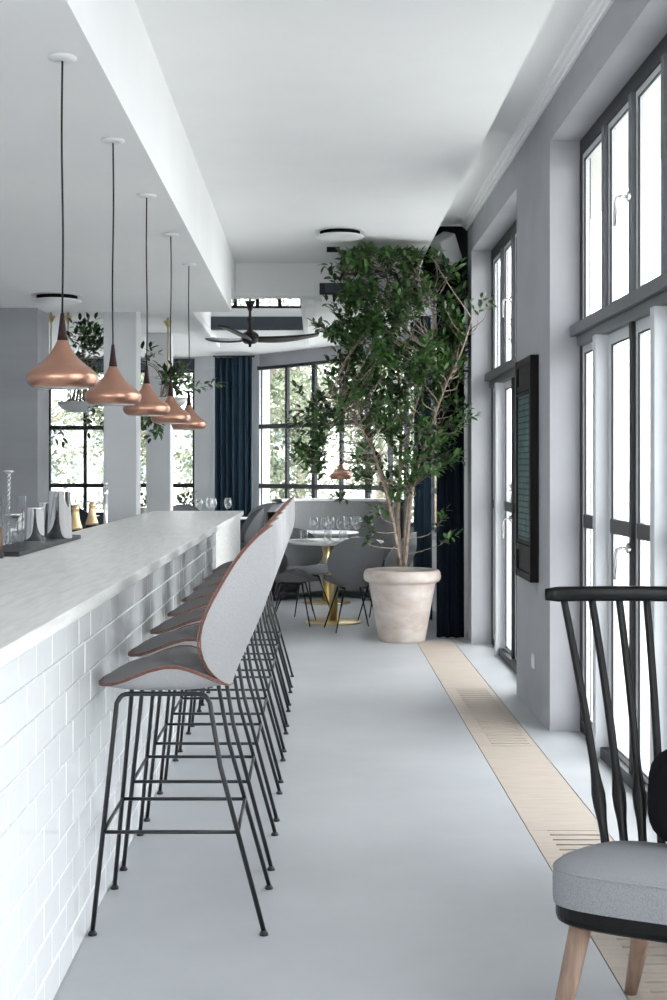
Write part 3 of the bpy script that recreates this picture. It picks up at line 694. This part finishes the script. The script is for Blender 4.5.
# crown outline (pixel rows -> left and right limits) sampled with depth
rows = [(246, 372, 430), (258, 332, 442), (280, 328, 455), (300, 330, 470), (330, 322, 478), (360, 332, 478), (385, 322, 474), (410, 302, 466), (440, 300, 462), (470, 306, 448), (495, 335, 425), (515, 352, 412)]
dens = [.6, .85, .95, 1.05, 1.1, 1.25, 1.25, 1.25, 1.15, .9, .4, .2]
def lim(y):
    for (ya, la_, ra), (yb, lb, rb) in zip(rows, rows[1:]):
        if ya <= y <= yb: u = (y-ya)/(yb-ya); return la_+(lb-la_)*u, ra+(rb-ra)*u
    return None
leaves = []; tw = MB()
def cluster(c, nl, size):
    c = c-Vector((PX, PY, 0)); c.z = min(c.z, 3.02)
    if c.y+PY > 10.6: c.x = min(c.x, 1.16-PX)
    best = min(((p-c-Vector((0,0,-.12))).length+(.25 if p.z > c.z else 0)+(.3 if t < .3 else 0), i) for i, (p, t) in enumerate(allpts))[1]
    s0 = allpts[best][0]; d = c-s0
    mid = s0+d*.55+Vector((rnd.uniform(-.04, .04), rnd.uniform(-.04, .04), -.03+.05*d.length)); pts = spline([s0, mid, c], 7)
    tw.tube(pts, [.005-.0035*i/6 for i in range(7)], 5, False)
    dirn = (c-mid).normalized()+Vector((0,0,.35))
    for j in range(3):
        dd = dirn+Vector((rnd.uniform(-.9, .9), rnd.uniform(-.9, .9), rnd.uniform(-.5, .7))); L = rnd.uniform(.10, .2)
        dd.normalize(); dd.z = min(dd.z, (3.12-c.z)/L)
        tw.tube([c, c+dd.normalized()*min(L, .1)], [.002, .001], 4, False)
        twig_leaves(c, dd, L, nl, rnd, size, leaves)
ncl = 0
while ncl < 355:
    y = rnd.uniform(247, 515); l = lim(y)
    k = min(range(len(rows)), key=lambda i: abs(rows[i][0]-y))
    if rnd.random() > dens[k]/1.25: continue
    x = rnd.uniform(l[0]+6, l[1]-6); u = (x-l[0])/(l[1]-l[0])*2-1
    dep = rnd.uniform(-1.15, .55)*.5*math.sqrt(max(.15, 1-u*u))
    if x > 440: dep = min(dep, -.1)
    if y < 268: dep = rnd.uniform(-.75, -.45)
    ncl += 1
    cluster(W3(x, y, dep), rnd.choice((6, 7, 8)), .078)
for x, y, dep in ((478, 318, -.6), (487, 310, -.7), (458, 425, -.3), (464, 430, -.3), (384, 520, -.45), (376, 532, -.5), (370, 545, -.5), (440, 545, -.2), (436, 528, -.1), (372, 246, -.7), (306, 400, -.35), (300, 430, -.3)):
    cluster(W3(x, y, dep), 5, .064)
part(pt, 'twigs', tw, 'bark', True)['kind'] = 'stuff'
def leaf_ok(q):
    x, y, z = q.x+PX, q.y+PY, q.z
    px_, pz_ = VX+x/y*F, VY-(z-H)/y*F
    if 326 < px_ < 356 and 446 < pz_ < 482: return False        # gap in the crown where the far lamp shows
    if z > 3.09 or y > 11.33 or (x > 1.22 and y > 10.62) or x > 1.36 or (x > .93 and y > 10.98): return False
    return (Vector((x, y, z))-Vector((1.07, 10.9, 3.2))).length > .26
leaves = [l for l in leaves if leaf_ok(l[0])]
order = sorted(range(len(leaves)), key=lambda i: leaves[i][0].y)
v0, f0 = leaf_geo(1.0, .46); one = MB().add(v0, f0).mesh('leaf', M['leaf'], True)
for i in order[:298]:
    q, m, s_ = leaves[i]; o = link('leaf', one, pt); o.matrix_local = Matrix.Translation(q) @ m.to_4x4() @ Matrix.Scale(s_, 4)
tag(part(pt, 'foliage', leaf_mesh([leaves[i] for i in order[298:]], MB()), 'leaf', True), kind='stuff')

# hanging planters behind the bar
def hanging_planter(px, py, d, label, spread, n, rods, seed):
    rn = random.Random(seed); x, y, z = P(px, py, d)
    t = thing('hanging_planter', label, 'planter', (x, y, z))
    part(t, 'bowl', MB().lathe([(0, -.10), (.10, -.095), (.17, -.05), (.20, .0), (.19, .0), (.155, -.05), (0, -.07)], 32), 'white_ceramic', True)
    for q in rods:
        rx = (q[0]-px)/F*d
        part(t, 'hanger_rod', MB().tube([(rx, 0, -.02), (rx, 0, ZF-z-.0)], .007, 8), 'brass', True)
        part(t, 'hanger_cup', MB().lathe([(.01, ZF-z-.10), (.04, ZF-z-.05), (.045, ZF-z-.035), (.012, ZF-z-.03), (.012, ZF-z-.005)], 16, (rx, 0, 0)), 'brass', True)
    lv = []; sm = MB()
    for k in range(n):
        a, b = spread(rn); c = Vector(((a-px)/F*d, rn.uniform(-.25, .25), (py-b)/F*d)); s0 = Vector((rn.uniform(-.1, .1), rn.uniform(-.1, .1), -.03))
        pts = spline([s0, s0.lerp(c, .5)+Vector((0,0,.12)), c], 8); sm.tube(pts, [.006-.0006*i for i in range(8)], 5, False)
        for j in range(3): twig_leaves(c, (c-s0).normalized()+Vector((rn.uniform(-1,1), rn.uniform(-1,1), rn.uniform(-.6,.6))), .16, 5, rn, .085, lv)
    tag(part(t, 'twigs', sm, 'bark', True), kind='stuff'); tag(part(t, 'foliage', leaf_mesh(lv, MB(), .45), 'leaf', True), kind='stuff')
hanging_planter(78, 402, 12.6, 'hanging planter with dark leafy shrub behind the copper pendant over the shakers', lambda r: (r.uniform(72, 103), r.uniform(335, 385)) if r.random() < .62 else (r.uniform(50, 104), r.uniform(398, 428)), 26, ((51, 0), (68, 0)), 3)
hanging_planter(168, 398, 13.0, 'hanging planter with sprays of leaves between the white columns', lambda r: r.choice([(r.uniform(139, 150), r.uniform(357, 364)), (r.uniform(158, 180), r.uniform(372, 392)), (r.uniform(178, 205), r.uniform(383, 394)), (r.uniform(138, 160), r.uniform(412, 432)), (r.uniform(160, 190), r.uniform(378, 398))]), 22, ((168, 0),), 5)

# small plants on the far sill
for k, (px, py, lab) in enumerate(((142, 505, 'small leafy pot plant on the sill left of the second white column'), (186, 502, 'small leafy pot plant on the sill by the narrow far window'))):
    x, y, z = P(px, py, 17.45); rn = random.Random(40+k)
    t = thing('sill_plant', lab, 'pot plant', (x, 17.45, SILL))
    part(t, 'pot', MB().lathe([(0, 0), (.05, 0), (.065, .1), (.07, .1), (.07, .11), (.06, .11), (0, .09)], 20), 'terracotta', True)
    lv = []
    for j in range(14): a = rn.uniform(0, 2*PI); twig_leaves((0, 0, .1), (math.cos(a)*.7, math.sin(a)*.3, rn.uniform(.3, 1)), rn.uniform(.1, .22), 4, rn, .07, lv)
    part(t, 'foliage', leaf_mesh(lv, MB(), .6), 'leaf', True)
struct('trim_6', MB().box(-5.0, -1.59, 17.35, 17.62, SILL-.03, SILL), 'white')

# ------------------------------------------------------------------ things on the bar
zt = HB
single('bar_mat', MB().box(-.10, .09, -.83, .70, .0002, .022), 'tray', 'long black rubber bar mat under the shaker tins and mixing glass', 'bar mat', bevel=.004, loc=(-1.375, 6.62, zt))
zm = zt+.0222
def tin_prof(rb, rt, h): return [(0, 0), (rb*.96, 0), (rb, .004), (rt, h-.004), (rt+.0015, h), (rt-.0015, h), (rb-.002, .008), (0, .008)]
def tin(nm, px, d, h, rb, rt, lab):
    single(nm, MB().lathe(tin_prof(rb, rt, h), 40), 'chrome_clean', lab, 'shaker tin', 'shaker tins on the bar mat', True, loc=((px-VX)/F*d, d, zm))
# tins stand mouth down, so the wide end is below
tin('shaker_tin', 59.5, 6.95, .245, .066, .055, 'tall polished steel shaker tin on the bar mat')
tin('shaker_tin', 46.5, 7.12, .18, .045, .040, 'medium polished steel shaker tin tucked behind the tallest one')
tin('shaker_tin', 35.5, 6.72, .165, .048, .041, 'short polished steel shaker tin beside the mixing glass')
mg = thing('mixing_glass', 'clear flared mixing glass on the bar mat with a strainer inside', 'glass', ((13.5-VX)/F*6.15, 6.15, zm))
part(mg, 'glass_body', MB().lathe([(0, 0), (.043, 0), (.045, .004), (.058, .235), (.0565, .235), (.042, .02), (0, .018)], 36), 'glassware', True)
sr = part(mg, 'strainer', MB().lathe([(0, -.02), (.02, -.017), (.035, -.008), (.042, .004), (.040, .004), (.033, -.006), (0, -.017)], 28, (0, 0, .15)), 'chrome', True); 
spn = thing('bar_spoon', 'long twisted steel bar spoon standing in the mixing glass', 'spoon', ((7-VX)/F*6.15, 6.15, zm))
def twist(ph): return [(.006*math.cos(k*.9+ph)+.0002*k, .006*math.sin(k*.9+ph), .022+.0065*k) for k in range(50)]
part(spn, 'shaft', MB().tube(twist(0), .003, 6), 'chrome', True); part(spn, 'shaft_strand', MB().tube(twist(PI), .003, 6), 'chrome', True)
part(spn, 'disc', MB().lathe([(0, .340), (.012, .340), (.026, .348), (.024, .352), (0, .355)], 20, (.008, 0, 0)), 'chrome', True)
lg = thing('wrapped_jar', 'brown leather-wrapped jar on a black base beside the mixing glass', 'jar', ((-7-VX)/F*5.7, 5.7, zt+.0002))
part(lg, 'base', MB().lathe([(.045, 0), (.045, .022), (.0, .022)], 28), 'tray'); part(lg, 'wrap', MB().lathe([(.038, .022), (.038, .13), (0, .13)], 28), 'cork', True); part(lg, 'glass_neck', MB().lathe([(.037, .13), (.032, .20), (.03, .24), (.028, .24), (.03, .2), (.034, .132)], 28), 'glassware', True)
for px, d, lab in ((75.5, 8.55, 'gold-foiled champagne bottle behind the bar next to the tall shaker tin'), (92, 9.35, 'gold-foiled champagne bottle behind the bar next to the chrome tap')):
    x = (px-VX)/F*d
    b = thing('champagne_bottle', lab, 'bottle', (x, d, .8505), 0, 'champagne bottles behind the bar')
    part(b, 'body', MB().lathe([(0, 0), (.046, 0), (.05, .01), (.05, .14), (.042, .18), (.028, .22), (.022, .25), (0, .25)], 28), 'bottle', True)
    part(b, 'foil', MB().lathe([(.0475, .165), (.043, .185), (.034, .21), (.0275, .235), (.024, .27), (.021, .29), (.024, .295), (.024, .305), (.019, .315), (.015, .325), (0, .328)], 28), 'gold', True)
tp = thing('bar_tap', 'slim chrome tap behind the bar', 'tap', ((105.5-VX)/F*9.6, 9.6, .8502))
part(tp, 'column', MB().lathe([(.03, 0), (.03, .012), (.016, .02), (.016, .36), (.02, .37), (.02, .42), (0, .425)], 20), 'chrome', True)
part(tp, 'spout', MB().tube([(0, 0, .31), (-.03, -.01, .315), (-.07, -.03, .30), (-.075, -.035, .27)], .009, 8), 'chrome', True); part(tp, 'lever', MB().tube([(0, 0, .42), (.01, -.02, .46)], [.006, .009], 8), 'chrome', True)

# ------------------------------------------------------------------ spindle chair by the window
fd = Vector((-.42, -.907, 0)).normalized(); ang = math.atan2(fd.y, fd.x)
A = Vector((.542, 3.20, 0))
SWD, SDP = .64, .47
rgt = Vector((-fd.y, fd.x, 0)); 
rgt = rgt if rgt.x > 0 else -rgt                    # towards the right of the picture
ctr = A+rgt*SWD*.5-fd*SDP*.5
ch = thing('spindle_armchair', 'black spindle-back chair with grey wool seat and oak legs by the tall window', 'chair', (ctr.x, ctr.y, 0), math.atan2(rgt.y, rgt.x))
# local: +x to the right along the front edge, +y towards the back
def seat_out(th, k=1.0, gx=0.0):
    c, s_ = math.cos(th), math.sin(th); p = .42
    x = math.copysign(abs(c)**p, c)*(SWD/2+gx); y = math.copysign(abs(s_)**p, s_)*(SDP/2+gx)
    x *= 1-.16*smoothstep(-.2, 1.0, y/(SDP/2)); return x*k, y*k
NA = 56
def tilt(y): return .034*(y/SDP+.5)
def cush(a, v):
    th = 2*PI*a
    prof = [(1, .350), (1.005, .362), (1.006, .41), (1.0, .431), (.985, .439), (.93, .446), (.8, .452), (.5, .457), (.0, .459)]
    k, z = prof[int(round(v*8))]; x, y = seat_out(th, k); return (x, y, z-tilt(y))
cs = part(ch, 'seat_cushion', MB().grid(cush, NA, 8, True), 'cushion', True)
part(cs, 'seam_piping', MB().tube([(*seat_out(2*PI*i/NA, .998), .434-tilt(seat_out(2*PI*i/NA)[1])) for i in range(NA+1)], .0028, 6), 'cushion', True)
def base(a, v):
    prof = [(0, .305), (.95, .305), (.975, .31), (.985, .322), (.985, .35), (0, .352)]
    k, z = prof[int(round(v*5))]; x, y = seat_out(2*PI*a, k); return (x, y, z-tilt(y))
part(ch, 'seat_frame', MB().grid(base, NA, 5, True), 'lacquer')
for sx in (-1, 1):
    for sy in (-1, 1):
        x0 = sx*(.235 if sy < 0 else .14); y0 = sy*.175
        part(ch, 'leg', MB().tube([(x0, y0, .315-tilt(y0)), (x0+sx*.03, y0+sy*.025, .15), (x0+sx*.06, y0+sy*.05, 0)], [.0275, .024, .0165], 16), 'oakleg', True)
NS = 12
def crest(u):                                      # u in -1..1
    return Vector((u*.43, SDP/2+.115-.10*u*u, 1.062-.006*u*u))
for i in range(NS):
    u = -1+2*(i+.5)/NS; b = Vector((u*.26, SDP/2-.035-.05*u*u, .31)); t = crest(u); 
    pts = []; rr = []; fl_ = []
    for k in range(25):
        s_ = k/24; p = b.lerp(t, s_); p.y += .03*math.sin(PI*s_); pts.append(p)
        bulge = math.exp(-((s_-.28)/.06)**2); rr.append(.0118+.0085*bulge-.0015*s_); fl_.append(.75-.25*bulge)
    part(ch, 'spindle', MB().tube(pts, rr, 10, True, fl_, (0, 1, 0)), 'lacquer', True)
cp = [crest(-1.02+2.04*k/28) for k in range(29)]
cr = MB()
def crs(u, v):
    i = u*28; p = cp[int(round(i))]; t = (cp[min(int(round(i))+1, 28)]-cp[max(int(round(i))-1, 0)]).normalized(); n = Vector((-t.y, t.x, 0))
    endk = min(1, math.sqrt(.6+min(u, 1-u)*14)); a = 2*PI*v; ca, sa = math.cos(a), math.sin(a)
    sq = lambda q: math.copysign(abs(q)**.5, q)
    return p+n*sq(ca)*.0125*endk+Vector((0,0,1))*sq(sa)*.021*endk
cr.grid(crs, 28, 16); cr.f.append(tuple(range(16))); nn_ = 28*17; cr.f.append(tuple(nn_+j for j in range(16))[::-1])
part(ch, 'crest_rail', cr, 'lacquer', True)
cu = MB()
def pil(u, v):
    th = 2*PI*u; ph = PI*(v-.5); sq = lambda q, p: math.copysign(abs(q)**p, q)
    return (.19*sq(math.cos(ph), .5)*sq(math.cos(th), .6), .05*sq(math.cos(ph), .8)*sq(math.sin(th), .9), .13*sq(math.sin(ph), .6))
bc = single('back_cushion', cu.grid(pil, 32, 16, True), 'black', 'small black cushion leaning against the spindles of the grey-seated chair', 'cushion', smooth=True)
pc = ctr+rgt*.05-fd*(SDP/2-.09); bc.location = (pc.x, pc.y, .43+.13); bc.rotation_euler = (R(-8), 0, math.atan2(rgt.y, rgt.x))

# ------------------------------------------------------------------ outdoors
tag(link('ground', MB().box(-120, 120, -60, 200, -.6, -.35).mesh('ground', M['pave'])), kind='structure')
def street_tree(x, y, h, rad, n, seed, label):
    rn = random.Random(seed); t = thing('street_tree', label, 'tree', (x, y, -.35), 0, 'street trees outside the far windows')
    part(t, 'trunk', MB().tube([(0,0,0), (.05,.02,h*.3), (-.04,.05,h*.55), (0,0,h*.85)], [.14, .11, .08, .03], 8), 'bark', True)
    br = MB()
    for k in range(9):
        a = rn.uniform(0, 2*PI); z = h*rn.uniform(.3, .7); br.tube([(0,0,z), (math.cos(a)*rad*.35, math.sin(a)*rad*.35, z+.25*rad), (math.cos(a)*rad*.8, math.sin(a)*rad*.8, z+.7*rad)], [.05, .035, .012], 5, False)
    part(t, 'branches', br, 'bark', True)
    mb = MB(); lv = []
    cl = [Vector((rn.gauss(0, .45)*rad, rn.gauss(0, .40)*rad, h*.56+rn.gauss(0, .20)*h)) for _ in range(70)]
    for k in range(n):
        c = rn.choice(cl); q = c+Vector((rn.gauss(0, .22), rn.gauss(0, .22), rn.gauss(0, .22)))*rad*.55
        d = Vector((rn.gauss(0, 1), rn.gauss(0, 1), rn.gauss(0, .7))); lv.append((q, orient(d, rn.uniform(-1.5, 1.5), rn), rn.uniform(.08, .135)))
    tag(part(t, 'crown', leaf_mesh(lv, mb, .6), 'leaf_out', True), kind='stuff')
tl = ['pale green street tree straight beyond the far window beside the teal curtain', 'street tree beyond the far window, behind the potted tree', 'street tree seen through the left-hand window beside the grey wall', 'street tree outside the narrow window between the white columns', 'street tree outside beyond the copper lamp near the booth', 'taller street tree further off behind the far window']
for k, (x, y, h, rad, n) in enumerate(((-1.2, 23.5, 5.0, 1.4, 9000), (1.3, 27, 5.4, 1.5, 7000), (-5.9, 25, 5.0, 1.5, 8000), (-4.6, 33, 5.2, 1.6, 6000), (1.9, 20.6, 5.2, 1.2, 5000), (-.4, 34, 6.8, 2.2, 9000))):
    street_tree(x, y, h, rad, n, 60+k, tl[k])
bd = thing('street_building', 'pale apartment building far off across the water', 'building', (-9.5, 70, -.35))
part(bd, 'wall', MB().box(-9, 9, 0, 10, 0, 5.2), 'facade')
for i in range(14):
    for j in range(2): part(bd, 'window', MB().box(-8.2+i*1.2, -7.6+i*1.2, -.03, .02, 1.2+j*1.8, 2.3+j*1.8), 'facade_glass')

struct('roof_eave', MB().box(1.47, 2.3, Y0, 11.0, 3.47, 3.62), 'facade')
